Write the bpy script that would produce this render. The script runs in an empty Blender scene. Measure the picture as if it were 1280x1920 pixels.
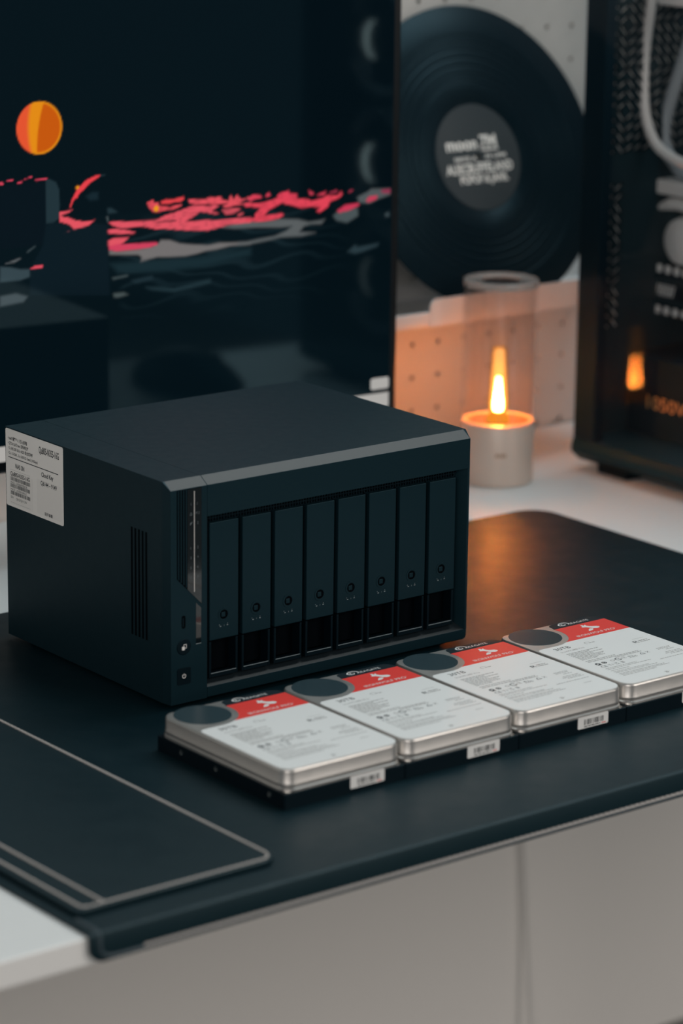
import bpy, bmesh, math, random
import numpy as np
from mathutils import Vector, Matrix
PI = math.pi
scene = bpy.context.scene
COL = scene.collection
random.seed(7)

# ------------------------------------------------------------------ camera
def make_camera():
    F, cx, cy, cz, yaw, pitch, roll = 5696.72, -1183.63, -1708.59, 704.56, 0.664518, 0.261302, 0.012012
    sy, cyw, sp, cp = math.sin(yaw), math.cos(yaw), math.sin(pitch), math.cos(pitch)
    f = Vector((sy*cp, cyw*cp, -sp)); r = Vector((cyw, -sy, 0)); u = r.cross(f)
    r2 = math.cos(roll)*r + math.sin(roll)*u; u2 = -math.sin(roll)*r + math.cos(roll)*u
    cam = bpy.data.cameras.new('camera'); ob = bpy.data.objects.new('camera', cam); COL.objects.link(ob)
    m = Matrix((r2, u2, -f)).transposed().to_4x4(); m.translation = Vector((cx, cy, cz))*0.001
    ob.matrix_world = m
    cam.sensor_fit = 'VERTICAL'; cam.sensor_height = 36; cam.sensor_width = 24
    cam.lens = F/1920*36; cam.clip_start = .05; cam.clip_end = 50
    cam.dof.use_dof = True; cam.dof.focus_distance = 2.28; cam.dof.aperture_fstop = 4.6
    scene.camera = ob
make_camera()

# ------------------------------------------------------------------ world, lights, exposure
w = bpy.data.worlds.new('world'); scene.world = w; w.use_nodes = True
w.node_tree.nodes['Background'].inputs[0].default_value = (.60, .80, .90, 1)
w.node_tree.nodes['Background'].inputs[1].default_value = .10
def area(name, loc, target, sx, sy, power, color):
    l = bpy.data.lights.new(name, 'AREA'); l.shape = 'RECTANGLE'; l.size = sx; l.size_y = sy
    l.energy = power; l.color = color
    o = bpy.data.objects.new(name, l); COL.objects.link(o); o.location = loc
    o.rotation_euler = (Vector(target)-Vector(loc)).to_track_quat('-Z', 'Y').to_euler()
area('ceiling_light', (1.25, .25, 2.2), (.3, 0, 0), 1.5, 1.5, 36, (.82, .96, 1))
area('window_light', (-2.5, -2.7, 1.35), (.1, 0, 0), 2.2, 1.6, 42, (1, .93, .87))
area('fill_light_right', (1.7, -3.1, 1.45), (.35, 0, 0), 1.8, 1.6, 46, (1, .92, .85))  # extra fill added from the front right
scene.view_settings.view_transform = 'Standard'; scene.view_settings.look = 'None'
scene.view_settings.gamma = 1; scene.view_settings.exposure = 0; scene.view_settings.use_curve_mapping = False

# ------------------------------------------------------------------ materials
def lin(c): return tuple(((x/255+.055)/1.055)**2.4 if x/255 > .04045 else x/255/12.92 for x in c)
def mat(name, col, rough=.5, metal=0., spec=.5, bump=0., bscale=600, emit=None, estr=0, coat=0, vary=0., tint=None):
    m = bpy.data.materials.new(name); m.use_nodes = True; nt = m.node_tree; b = nt.nodes['Principled BSDF']
    b.inputs['Base Color'].default_value = (*col, 1); b.inputs['Roughness'].default_value = rough
    b.inputs['Metallic'].default_value = metal; b.inputs['Specular IOR Level'].default_value = spec
    b.inputs['Coat Weight'].default_value = coat
    if tint: b.inputs['Specular Tint'].default_value = (*tint, 1)
    if emit: b.inputs['Emission Color'].default_value = (*emit, 1); b.inputs['Emission Strength'].default_value = estr
    if bump or vary:
        tc = nt.nodes.new('ShaderNodeTexCoord'); n = nt.nodes.new('ShaderNodeTexNoise'); n.inputs['Scale'].default_value = bscale
        n.inputs['Detail'].default_value = 3; nt.links.new(tc.outputs['Object'], n.inputs['Vector'])
        if bump:
            bp = nt.nodes.new('ShaderNodeBump'); bp.inputs['Strength'].default_value = bump; bp.inputs['Distance'].default_value = .0004
            nt.links.new(n.outputs['Fac'], bp.inputs['Height']); nt.links.new(bp.outputs['Normal'], b.inputs['Normal'])
        if vary:
            n2 = nt.nodes.new('ShaderNodeTexNoise'); n2.inputs['Scale'].default_value = bscale*.05; nt.links.new(tc.outputs['Object'], n2.inputs['Vector'])
            mr = nt.nodes.new('ShaderNodeMapRange'); mr.inputs['To Min'].default_value = max(0, rough-vary); mr.inputs['To Max'].default_value = rough+vary
            nt.links.new(n2.outputs['Fac'], mr.inputs['Value']); nt.links.new(mr.outputs['Result'], b.inputs['Roughness'])
    return m
def glass(name, tint, ior=1.45, rough=0., frost=0.):
    m = bpy.data.materials.new(name); m.use_nodes = True; nt = m.node_tree; nt.nodes.clear(); N = nt.nodes.new
    out = N('ShaderNodeOutputMaterial'); mx = N('ShaderNodeMixShader'); tr = N('ShaderNodeBsdfTransparent'); gl = N('ShaderNodeBsdfGlossy'); fr = N('ShaderNodeFresnel')
    tr.inputs[0].default_value = (*tint, 1); gl.inputs['Roughness'].default_value = rough; fr.inputs[0].default_value = ior
    ge = N('ShaderNodeNewGeometry'); mr = N('ShaderNodeMapRange'); mr.inputs['To Min'].default_value = ior; mr.inputs['To Max'].default_value = 1/ior
    nt.links.new(ge.outputs['Backfacing'], mr.inputs['Value']); nt.links.new(mr.outputs['Result'], fr.inputs[0])
    nt.links.new(fr.outputs[0], mx.inputs[0]); nt.links.new(gl.outputs[0], mx.inputs[2])
    if frost:
        df = N('ShaderNodeBsdfDiffuse'); df.inputs[0].default_value = (.8, .74, .7, 1); m2 = N('ShaderNodeMixShader'); m2.inputs[0].default_value = frost
        nt.links.new(tr.outputs[0], m2.inputs[1]); nt.links.new(df.outputs[0], m2.inputs[2]); nt.links.new(m2.outputs[0], mx.inputs[1])
    else: nt.links.new(tr.outputs[0], mx.inputs[1])
    nt.links.new(mx.outputs[0], out.inputs[0]); return m
M = {}
M['plastic'] = mat('dark_plastic', (.0042, .0155, .0215), .46, spec=.22, tint=(.42, .82, 1), bump=.12, bscale=2500, vary=.05)
M['sheen'] = mat('highlight_edge', (.006, .012, .016), .42, spec=.40, bump=.1, bscale=2500, tint=(1, .90, .84))  # same plastic made glossier and warmer to put in the bevel highlight
M['plastic2'] = mat('black_plastic', (.0012, .0042, .0072), .5, spec=.20, tint=(.42, .82, 1), bump=.1, bscale=2000)
M['pit'] = mat('recess_shade', (.0007, .0020, .0034), .8, spec=.04)  # near-black put in for the shade inside slots, holes and recesses
M['gloss'] = mat('glossy_black', (.004, .009, .012), .06)
M['leather'] = mat('mat_leather', (.0017, .0132, .0188), .45, spec=.26, tint=(.70, .92, 1), bump=.25, bscale=900, vary=.08)
M['leather_edge'] = mat('mat_edge', (.034, .056, .070), .5, bump=.2, bscale=1200)
M['stitch'] = mat('stitch_thread', (.46, .43, .41), .7, bump=.3, bscale=3000)
M['desk'] = mat('white_desk', (.80, .80, .79), .42, bump=.04, bscale=400)
M['wall'] = mat('wall_paint', (.86, .83, .80), .8, bump=.2, bscale=250)
M['floor'] = mat('floor_boards', (.16, .15, .14), .6, bump=.2, bscale=40)
M['peg'] = mat('pegboard_white', (.66, .63, .60), .5, bump=.05, bscale=500)
M['shelf'] = mat('shelf_white', (.72, .70, .69), .4, bump=.03, bscale=500)
M['alu'] = mat('cast_aluminium', (.60, .575, .55), .38, .90, bump=.12, bscale=1800, vary=.06)
M['hddblack'] = mat('black_casting', (.0014, .0040, .0068), .45, spec=.22, tint=(.42, .82, 1), bump=.15, bscale=1200)
M['label'] = mat('label_white', (.80, .80, .79), .45, bump=.03, bscale=800)
M['paper'] = mat('paper_sticker', (.90, .865, .83), .6, bump=.05, bscale=900)
M['ink'] = mat('black_ink', (.012, .02, .026), .6)
M['greyink'] = mat('grey_ink', (.30, .29, .28), .6)
M['red'] = mat('red_print', (.80, .045, .035), .45)
M['navy'] = mat('dark_print', (.005, .014, .020), .55, spec=.2)
M['seal'] = mat('seal_disc', (.028, .050, .060), .25, bump=.08, bscale=150)
M['white'] = mat('white_print', (.78, .76, .74), .5)
M['chrome'] = mat('bright_metal', (.75, .73, .70), .2, 1.0)
M['silver_edge'] = mat('grey_edge', (.22, .27, .29), .35, .3)
M['bezel'] = mat('monitor_bezel', (.002, .004, .006), .35)
M['vinyl'] = None
M['vlabel'] = mat('record_label', (.032, .042, .048), .5, bump=.05, bscale=900)
M['vtext'] = mat('record_lettering', (.88, .83, .78), .6)
M['base'] = mat('champagne_metal', (.80, .64, .55), .45, .2, bump=.1, bscale=1500)
M['copper'] = mat('copper_print', (.45, .25, .15), .5)
M['tube_grey'] = mat('hose_grey', (.74, .70, .67), .5, bump=.1, bscale=900)
M['tube_dark'] = mat('hose_slate', (.34, .37, .39), .5, bump=.1, bscale=900)
M['pcmetal'] = mat('case_metal', (.004, .013, .020), .5, spec=.13, tint=(.42, .82, 1), bump=.1, bscale=1500)
M['pcgrey'] = mat('card_grey', (.012, .026, .032), .5, spec=.25, tint=(.42, .82, 1))
M['filter'] = mat('backer_white', (.9, .88, .85), .8)  # pale colour that brightens the rear slots from behind
M['dimink'] = mat('dim_print', (.09, .11, .12), .6)
M['fan'] = mat('fan_white', (.5, .5, .5), .4)
M['psutext'] = mat('orange_print', (.75, .36, .12), .6)
M['lampglass'] = glass('lamp_glass', (.975, .965, .96), 1.5, .03, .010)
M['rimglass'] = glass('glass_rim', (.86, .80, .77), 1.5, .2, .30)
M['caseglass'] = glass('tinted_glass', (.97, .98, .99), 1.17, .0)

def flame_mat(name, c_lo, s_lo, c_hi, s_hi, z0, z1, alpha=None):
    m = bpy.data.materials.new(name); m.use_nodes = True; nt = m.node_tree; nt.nodes.clear(); N = nt.nodes.new
    out = N('ShaderNodeOutputMaterial'); em = N('ShaderNodeEmission'); tc = N('ShaderNodeTexCoord'); sp = N('ShaderNodeSeparateXYZ'); mr = N('ShaderNodeMapRange'); cr = N('ShaderNodeMix'); cr.data_type = 'RGBA'
    mr.inputs['From Min'].default_value = z0*.001; mr.inputs['From Max'].default_value = z1*.001
    nt.links.new(tc.outputs['Object'], sp.inputs[0]); nt.links.new(sp.outputs[2], mr.inputs['Value'])
    nt.links.new(mr.outputs['Result'], cr.inputs['Factor'])
    cr.inputs['A'].default_value = (*[x*s_lo for x in c_lo], 1); cr.inputs['B'].default_value = (*[x*s_hi for x in c_hi], 1)
    nt.links.new(cr.outputs['Result'], em.inputs[0]); em.inputs[1].default_value = 1
    if alpha is None: nt.links.new(em.outputs[0], out.inputs[0])
    else:
        tr = N('ShaderNodeBsdfTransparent'); mx = N('ShaderNodeMixShader'); mx.inputs[0].default_value = alpha
        nt.links.new(tr.outputs[0], mx.inputs[1]); nt.links.new(em.outputs[0], mx.inputs[2]); nt.links.new(mx.outputs[0], out.inputs[0])
    return m
M['flame'] = flame_mat('flame_core', (1, .36, .06), 5, (1, .42, .13), 2.4, 68, 122, .5)
M['hot'] = flame_mat('flame_heart', (1, .25, .035), 740, (1, .25, .035), 360, 66, 98)
M['flameshell'] = flame_mat('flame_shell', (1, .30, .005), 1.1, (.95, .28, .003), .8, 62, 126, .4)
M['glow'] = flame_mat('glow_seat', (1, .30, .02), 1.0, (1, .30, .02), 1.0, 0, 100)

def vinyl_mat():
    m = mat('record_vinyl', (.0020, .0080, .013), .34, spec=.30, tint=(.42, .82, 1)); nt = m.node_tree; b = nt.nodes['Principled BSDF']; N = nt.nodes.new
    tc = N('ShaderNodeTexCoord'); wv = N('ShaderNodeTexWave'); wv.wave_type = 'RINGS'; wv.rings_direction = 'Z'
    wv.inputs['Scale'].default_value = 260; bp = N('ShaderNodeBump'); bp.inputs['Strength'].default_value = .5; bp.inputs['Distance'].default_value = .0003
    nt.links.new(tc.outputs['Object'], wv.inputs['Vector']); nt.links.new(wv.outputs['Fac'], bp.inputs['Height']); nt.links.new(bp.outputs['Normal'], b.inputs['Normal'])
    return m
M['vinyl'] = vinyl_mat()
def screen_mat():
    m = mat('screen_picture', (.001, .002, .003), .05, spec=.5, tint=(.50, .85, 1)); nt = m.node_tree; b = nt.nodes['Principled BSDF']
    a = nt.nodes.new('ShaderNodeAttribute'); a.attribute_name = 'picture'
    nt.links.new(a.outputs['Color'], b.inputs['Emission Color']); b.inputs['Emission Strength'].default_value = 1
    return m
M['screen'] = screen_mat()

# ------------------------------------------------------------------ object helpers (all lengths in millimetres, local to the parent)
def tag(o, label=None, cat=None, group=None, kind=None):
    for k, v in (('label', label), ('category', cat), ('group', group), ('kind', kind)):
        if v: o[k] = v
    return o
def thing(name, label, cat, loc=(0, 0, 0), rot=(0, 0, 0), group=None):
    o = bpy.data.objects.new(name, None); COL.objects.link(o); o.empty_display_size = .02
    o.location = Vector(loc)*.001; o.rotation_euler = rot; return tag(o, label, cat, group)
def copy_tree(o, parent=None):
    c = o.copy(); COL.objects.link(c); c.parent = parent
    for ch in list(o.children): copy_tree(ch, c)
    return c
class MB:
    def __init__(s): s.v = []; s.f = []
    def add(s, vs, fs):
        n = len(s.v); s.v += [tuple(v) for v in vs]; s.f += [tuple(i+n for i in f) for f in fs]; return s
    def box(s, x0, x1, y0, y1, z0, z1):
        v = [(x, y, z) for x in (x0, x1) for y in (y0, y1) for z in (z0, z1)]
        return s.add(v, [(0, 1, 3, 2), (4, 6, 7, 5), (0, 4, 5, 1), (2, 3, 7, 6), (0, 2, 6, 4), (1, 5, 7, 3)])
    def bbox(s, x0, x1, y0, y1, z0, z1, b=.5, seg=2):
        bm = bmesh.new(); bmesh.ops.create_cube(bm, size=1)
        for v in bm.verts: v.co = Vector(((x0+x1)/2+v.co.x*(x1-x0), (y0+y1)/2+v.co.y*(y1-y0), (z0+z1)/2+v.co.z*(z1-z0)))
        bmesh.ops.bevel(bm, geom=bm.edges[:], offset=b, segments=seg, affect='EDGES', profile=.5)
        bm.verts.index_update(); s.add([v.co[:] for v in bm.verts], [[v.index for v in f.verts] for f in bm.faces]); bm.free(); return s
    def sections(s, secs, close=True):            # loft of rings with equal counts
        n = len(secs[0]); vs = [p for r in secs for p in r]; fs = []
        for i in range(len(secs)-1):
            for j in range(n): k = (j+1) % n; fs.append((i*n+j, i*n+k, (i+1)*n+k, (i+1)*n+j))
        if close: fs += [tuple(range(n))[::-1], tuple(range((len(secs)-1)*n, len(secs)*n))]
        return s.add(vs, fs)
    def prism(s, poly, a0, a1, axis='z', bev=0):  # poly in the two other axes (xy, xz or yz)
        f = {'z': lambda p, a: (p[0], p[1], a), 'y': lambda p, a: (p[0], a, p[1]), 'x': lambda p, a: (a, p[0], p[1])}[axis]
        if bev:
            q = inset(poly, bev); d = 1 if a1 > a0 else -1
            return s.sections([[f(p, a0) for p in poly], [f(p, a1-d*bev) for p in poly], [f(p, a1-d*bev*.3) for p in inset(poly, bev*.3)], [f(p, a1) for p in q]])
        return s.sections([[f(p, a0) for p in poly], [f(p, a1) for p in poly]])
    def lathe(s, prof, c=(0, 0, 0), n=40, axis='z', closed=False):
        rings = []
        for r, h in prof:
            ring = []
            for i in range(n):
                a = 2*PI*i/n; x, y = r*math.cos(a), r*math.sin(a)
                ring.append({'z': (c[0]+x, c[1]+y, c[2]+h), 'y': (c[0]+x, c[1]+h, c[2]+y), 'x': (c[0]+h, c[1]+x, c[2]+y)}[axis])
            rings.append(ring)
        if closed: rings.append(rings[0])
        return s.sections(rings, not closed)
    def tube(s, path, r, n=10, closed=False):
        P = [Vector(p) for p in path]; secs = []; up = None
        for i, p in enumerate(P):
            t = (P[min(i+1, len(P)-1)]-P[max(i-1, 0)]).normalized()
            if up is None: up = t.orthogonal().normalized()
            up = (up-t*up.dot(t)).normalized(); b = t.cross(up); rr = r[i] if isinstance(r, (list, tuple)) else r
            secs.append([tuple(p+rr*(math.cos(2*PI*k/n)*up+math.sin(2*PI*k/n)*b)) for k in range(n)])
        return s.sections(secs)
    def build(s, name, m, parent=None, smooth=False, label=None, kind=None, origin=None):
        me = bpy.data.meshes.new(name); o3 = origin or (0, 0, 0)
        me.from_pydata([((v[0]-o3[0])*.001, (v[1]-o3[1])*.001, (v[2]-o3[2])*.001) for v in s.v], [], s.f)
        bm = bmesh.new(); bm.from_mesh(me); bmesh.ops.recalc_face_normals(bm, faces=bm.faces[:]); bm.to_mesh(me); bm.free()
        if smooth: me.shade_smooth(); me.set_sharp_from_angle(angle=math.radians(35))
        me.materials.append(m); o = bpy.data.objects.new(name, me); COL.objects.link(o)
        o.location = Vector(o3)*.001
        if parent: o.parent = parent
        return tag(o, label, kind=kind)
def rrect(x0, x1, y0, y1, r, n=5, rs=None):      # rounded rectangle, radii order: (x1,y1) (x0,y1) (x0,y0) (x1,y0)
    rs = rs or (r, r, r, r); out = []
    for (cx, cy, a0), q in zip(((x1, y1, 0), (x0, y1, 90), (x0, y0, 180), (x1, y0, 270)), rs):
        sx = -1 if cx == x1 else 1; sy = -1 if cy == y1 else 1
        for i in range(n+1):
            a = math.radians(a0+90*i/n); out.append((cx+sx*q+q*math.cos(a), cy+sy*q+q*math.sin(a)))
    return out
def inset(poly, d):
    n = len(poly); A = sum(poly[i][0]*poly[(i+1) % n][1]-poly[(i+1) % n][0]*poly[i][1] for i in range(n)); sg = 1 if A > 0 else -1; out = []
    for i in range(n):
        a, b, c = Vector(poly[i-1]), Vector(poly[i]), Vector(poly[(i+1) % n]); e1 = (b-a); e2 = (c-b)
        if e1.length < 1e-9: e1 = e2
        if e2.length < 1e-9: e2 = e1
        e1.normalize(); e2.normalize(); n1 = Vector((-e1.y, e1.x)); n2 = Vector((-e2.y, e2.x)); m = (n1+n2)
        m = m.normalized() if m.length > 1e-6 else n1; k = max(.3, m.dot(n1)); out.append(tuple(b+m*(sg*d/k)))
    return out
def circle(cx, cy, r, n=32): return [(cx+r*math.cos(2*PI*i/n), cy+r*math.sin(2*PI*i/n)) for i in range(n)]
def text_polys(items, bold=0.):
    """items: (string, x, y, width or None, cap height, anchor) -> 2D verts and faces of real lettering"""
    V, Fc = [], []
    for s, x, y, wd, h in items:
        cu = bpy.data.curves.new('t', 'FONT'); cu.body = s; cu.size = 1; cu.resolution_u = 3; cu.offset = bold
        o = bpy.data.objects.new('t', cu); COL.objects.link(o); bpy.context.view_layer.update()
        me = bpy.data.meshes.new_from_object(o.evaluated_get(bpy.context.evaluated_depsgraph_get()))
        vs = [v.co.copy() for v in me.vertices]; fs = [tuple(p.vertices) for p in me.polygons]
        COL.objects.unlink(o); bpy.data.objects.remove(o); bpy.data.curves.remove(cu); bpy.data.meshes.remove(me)
        if not vs: continue
        x0 = min(v.x for v in vs); x1 = max(v.x for v in vs); ky = h/.72; kx = wd/(x1-x0) if wd else ky
        n = len(V); V += [(x+(v.x-x0)*kx, y+v.y*ky) for v in vs]; Fc += [tuple(i+n for i in f) for f in fs]
    return V, Fc
class Flat:                                        # flat print: polygons in a plane, lifted as a thin film
    def __init__(s): s.v = []; s.f = []
    def poly(s, p): n = len(s.v); s.v += list(p); s.f.append(tuple(range(n, n+len(p)))); return s
    def rect(s, x0, x1, y0, y1): return s.poly([(x0, y0), (x1, y0), (x1, y1), (x0, y1)])
    def ring(s, cx, cy, r0, r1, a0=0, a1=360, n=24):
        for i in range(n):
            a, b = math.radians(a0+(a1-a0)*i/n), math.radians(a0+(a1-a0)*(i+1)/n)
            s.poly([(cx+r1*math.cos(a), cy+r1*math.sin(a)), (cx+r1*math.cos(b), cy+r1*math.sin(b)), (cx+r0*math.cos(b), cy+r0*math.sin(b)), (cx+r0*math.cos(a), cy+r0*math.sin(a))])
        return s
    def line(s, a, b, w):
        a, b = Vector(a), Vector(b); t = (b-a).normalized(); q = Vector((-t.y, t.x))*w/2
        return s.poly([tuple(a-q), tuple(b-q), tuple(b+q), tuple(a+q)])
    def text(s, *items, bold=0.):
        v, f = text_polys(items, bold); n = len(s.v); s.v += v; s.f += [tuple(i+n for i in q) for q in f]; return s
    def words(s, x0, x1, y, h, rng):               # an unreadable row of fine print
        x = x0
        while x < x1-.6:
            l = min(rng.uniform(1.0, 4.2), x1-x); s.rect(x, x+l, y, y+h); x += l+.55
        return s
    def build(s, name, m, parent, fn, label=None):
        mb = MB(); mb.v = [fn(*p) for p in s.v]; mb.f = list(s.f)
        me = bpy.data.meshes.new(name); me.from_pydata([(a*.001, b*.001, c*.001) for a, b, c in mb.v], [], mb.f)
        me.materials.append(m); o = bpy.data.objects.new(name, me); COL.objects.link(o); o.parent = parent
        return tag(o, label)
def holed_panel(mb, cells, y0, y1):
    """cells: (x0,x1,z0,z1, hole ring or None); a sheet in the xz plane between y0 and y1 pierced by the rings"""
    for x0, x1, z0, z1, ring in cells:
        if ring is None: mb.box(x0, x1, y0, y1, z0, z1); continue
        cx = sum(p[0] for p in ring)/len(ring); cz = sum(p[1] for p in ring)/len(ring); n = len(ring)
        corner = [(x1, z1), (x0, z1), (x0, z0), (x1, z0)]
        ang = [math.atan2(p[1]-cz, p[0]-cx) % (2*PI) for p in ring]; st = ang.index(min(ang)); ring = ring[st:]+ring[:st]; ang = sorted(ang)
        cang = [math.atan2(c[1]-cz, c[0]-cx) % (2*PI) for c in corner]
        for y in (y0, y1):
            vs = [(p[0], y, p[1]) for p in ring]+[(c[0], y, c[1]) for c in corner]; fs = []
            def nearest(a): return max([k for k in range(4) if cang[k] <= a+1e-9], default=3)
            for i in range(n):
                j = (i+1) % n; k0 = nearest(ang[i]); k1 = nearest(ang[j])
                fs.append((i, j, n+k0))
                if k1 != k0: fs.append((j, n+k1, n+k0))
            mb.add(vs, fs)
        mb.add([(p[0], y, p[1]) for p in ring for y in (y0, y1)], [(2*i, 2*((i+1) % n), 2*((i+1) % n)+1, 2*i+1) for i in range(n)])

# ================================================================== setting
MB().box(-2500, 2600, -4200, 560, -770, -740).build('floor', M['floor'], kind='structure')
MB().box(-2500, 2600, 560, 600, -740, 1900).build('wall_back', M['wall'], kind='structure')

# ================================================================== desk
desk = thing('desk', 'white desk with a thick rounded slab top under the black mat', 'desk', (150, 100, -740))
MB().bbox(-1200, 1200, -407, 420, 719.5, 737.45, 1.2).build('desk_top', M['desk'], desk)
for x in (-1160, 1160):
    for y in (-360, 375): MB().bbox(x-25, x+25, y-25, y+25, 0, 719.5, 2).build('leg', M['desk'], desk)

# ================================================================== desk mat
dm = thing('desk_mat', 'black leather desk mat folded over the front edge of the white desk', 'desk mat', (0, 0, -2.5))
poly = rrect(-272, 597, -308, 277, 0, 6, (26, 26, .5, .5))
MB().prism(poly, 0, 2.5, 'z', .6).build('sheet', M['leather'], dm)
lip = MB(); prof = [(-304, 2.45), (-309.0, 2.45), (-310.2, 2.0), (-310.8, .9), (-310.8, -16), (-307.6, -16), (-307.6, .2), (-304, .2)]
lip.sections([[(x, y, (z if z > -5 else z+8*c)) for y, z in prof] for x, c in ((-272.3, 1), (-271.6, .62), (-269.5, .3), (-266.5, .08), (-263, 0), (0, 0), (300, 0), (597, 0))])
lip.build('front_fold', M['leather'], dm, True)
trim = [(-266, -286, 2.7), (-266, -300, 2.7), (-266, -307.5, 2.6), (-266, -310.2, 1.4), (-266, -311.0, -1), (-266, -311.1, -6), (-265.2, -311.1, -9.5), (-262.5, -311.1, -12.2), (-258, -311.1, -13.6), (-252, -311.1, -13.9), (0, -311.1, -13.9), (300, -311.1, -13.9), (597, -311.1, -13.9)]
MB().tube(trim, 1.5, 8).build('edge_trim', M['leather_edge'], dm, True, label='slate grey piped edge trim')
def stitches(name, paths, pitch, r, ln, parent, tilt=.18):
    mb = MB()
    for path in paths:
        P = [Vector(p) for p in path]; d = 0.; nxt = pitch/2
        for a, b in zip(P, P[1:]):
            L = (b-a).length; t = (b-a).normalized(); q = Vector((-t.y, t.x, 0))
            if q.length < .1: q = Vector((0, 0, 1))
            while nxt <= d+L:
                c = a+t*(nxt-d); u = (t+q*tilt).normalized()
                mb.tube([c-u*ln/2-Vector((0, 0, r*.5)), c-u*ln*.3+Vector((0, 0, r*.35)), c+u*ln*.3+Vector((0, 0, r*.35)), c+u*ln/2-Vector((0, 0, r*.5))], [r*.5, r, r, r*.5], 5); nxt += pitch
            d += L
    return mb.build(name, M['stitch'], parent, True, label='pale grey thread stitches', kind='stuff')
stitches('stitching', [[(-235, -312.0, -12.4), (597, -312.0, -12.4)]], 4.7, 1.0, 4.4, dm, 0)
# stitched writing flap on the mat's left side, a sewn-on part of the mat
fl = rrect(-264, -112, -284, 232, 0, 7, (8, 8, 5, 13))
MB().prism(rrect(-264, -119, -277, 232, 0, 7, (8, 8, 5, 8)), 2.5, 3.7, 'z').build('flap_backing', M['plastic2'], dm)
MB().prism(fl, 3.7, 6.2, 'z', .7).build('side_flap', M['leather'], dm, label='double leather flap sewn on the left of the mat')
arc = [(-115.5-9.5+9.5*math.cos(a), -280.3+9.5+9.5*math.sin(a), 6.2) for a in [math.radians(-i*15) for i in range(7)]]
right = [(-115.5, 225, 6.2)]+arc+[(-240, -280.3, 6.2), (-252, -280.3, 6.2)]
arc2 = [(-253+5*math.cos(a), -275.5+5*math.sin(a), 6.2) for a in [math.radians(270-i*18) for i in range(6)]]
stitches('stitching', [right, arc2+[(-258.5, 225, 6.2)], [(-242.5, -279, 6.2), (-245.5, 225, 6.2)]], 4.4, .88, 4.4, dm)

# ================================================================== network storage enclosure
W, H, D, CY = 280.7, 168.3, 218.0, 8.5
nas = thing('storage_enclosure', 'dark grey eight-bay storage box with white sticker on its left side', 'storage box', (0, 0, 0))
mb = MB(); x0 = 33.3
mb.box(x0, W, 44, D, 3.4, H)
def barsec(x, dy): return [(x, 44, H), (x, CY, H), (x, max(dy, 0), H-5.4 if dy == 0 else H-4.6), (x, max(dy, 0), 139.8), (x, 10, 138.5), (x, 44, 138.5)]
mb.sections([barsec(x0, 0), barsec(W-2.2, 0), barsec(W, 4.5)])
def sill(x, y, zb): return [(x, 44, zb), (x, y+.8, zb), (x, y, zb+.8), (x, y, 11.5), (x, y+8.5, 16.9), (x, 44, 16.9)]
mb.sections([sill(x0, 0, 3.4), sill(W-5, 0, 3.4), sill(W-3, .2, 4.0), sill(W-1.4, 1.0, 5.6), sill(W, 4.5, 8.6)])
post = [(W, 44), (W, 4.5), (W-2.2, 0), (276.6, 0), (270.2, 10), (270.2, 44)]
mb.prism(post, 11.5, 139.8, 'z')
mb.build('housing', M['plastic'], nas)
mb = MB(); mb.box(x0, 35.2, 2, 44, 17, 138.5)
mb.build('bay_wall', M['pit'], nas)
MB().box(x0+1, 270.2, 30, 44, 17, 138.5).build('bay_back', M['pit'], nas)
mb = MB()
for i in range(47):
    for j in range(2):
        mb.lathe([(1.9, 0), (1.9, 1.2), (1.3, 1.2), (1.3, 0)], (38+i*4.95+j*2.4, 5.2, 135.0+j*2.6), 6, 'y', True)
mb.box(36, 269, 6.6, 8, 133.2, 138.5)
mb.build('vent_mesh', M['plastic2'], nas, kind='stuff', label='black honeycomb vent strip above the trays')
# left column
colsec = lambda x, y: [(x, D, H), (x, CY, H), (x, y, H-5.4), (x, y, 3.4), (x, D, 3.4)]
MB().sections([colsec(0, CY), colsec(1.4, 0), colsec(33.0, 0)]).build('side_column', M['plastic'], nas)
MB().prism([(6.6, 162.4), (6.6, 97.2), (15.2, 88.6), (28.2, 75.4), (28.2, 162.4)], .4, -.04, 'y').build('column_recess', M['pit'], nas)  # flat dark inlay painted in place of a shaded recess
for i, x in enumerate((7.6, 9.9, 12.2, 14.4)):
    zb = 88.6+(15.2-x)
    MB().bbox(x, x+1.0, -.16, .2, zb+.5, 162.2, .06, 1).build('ridge', M['plastic'], nas)
MB().prism([(15.9, 162.2), (15.9, 88.2), (28.1, 75.8), (28.1, 162.2)], .3, -.10, 'y').build('indicator_panel', M['gloss'], nas, label='glossy black indicator strip with small numerals')
pr = Flat()
pr.text(('1', 24.2, 149.8, None, 2.0), ('M.2', 22.9, 143.0, 3.4, 1.9), ('2', 24.2, 135.6, None, 2.0), ('1', 18.5, 117.6, None, 2.0), ('2', 24.2, 117.6, None, 2.0), ('3', 18.3, 110.4, None, 2.0), ('4', 24.2, 110.4, None, 2.0),
        ('5', 18.3, 103.0, None, 2.0), ('6', 24.2, 103.0, None, 2.0), ('7', 18.3, 95.8, None, 2.0), ('8', 24.2, 95.8, None, 2.0), ('i', 18.8, 150.0, None, 2.2))
pr.line((18.0, 142.8), (20.0, 142.8), .35).line((18.0, 142.8), (19.0, 144.8), .35).line((20.0, 142.8), (19.0, 144.8), .35)
pr.line((18.2, 135.6), (19.0, 137.4), .8).line((19.2, 136.4), (20.1, 138.0), .5)
pr.build('indicator_numerals', M['dimink'], nas, lambda a, b: (a, -.14, b), label='small grey numerals and symbols')
MB().box(21.5, 22.05, -.22, .1, 85.6, 160.2).build('light_strip', mat('strip_white', (.6, .58, .56), .4), nas, label='thin pale vertical strip')
MB().prism([(23.2, 77.2), (27.7, 72.8), (27.7, 46.4), (23.2, 46.4)], .3, -.12, 'y').build('lower_indicator', M['gloss'], nas, label='glossy black slanted inlay')
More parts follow.
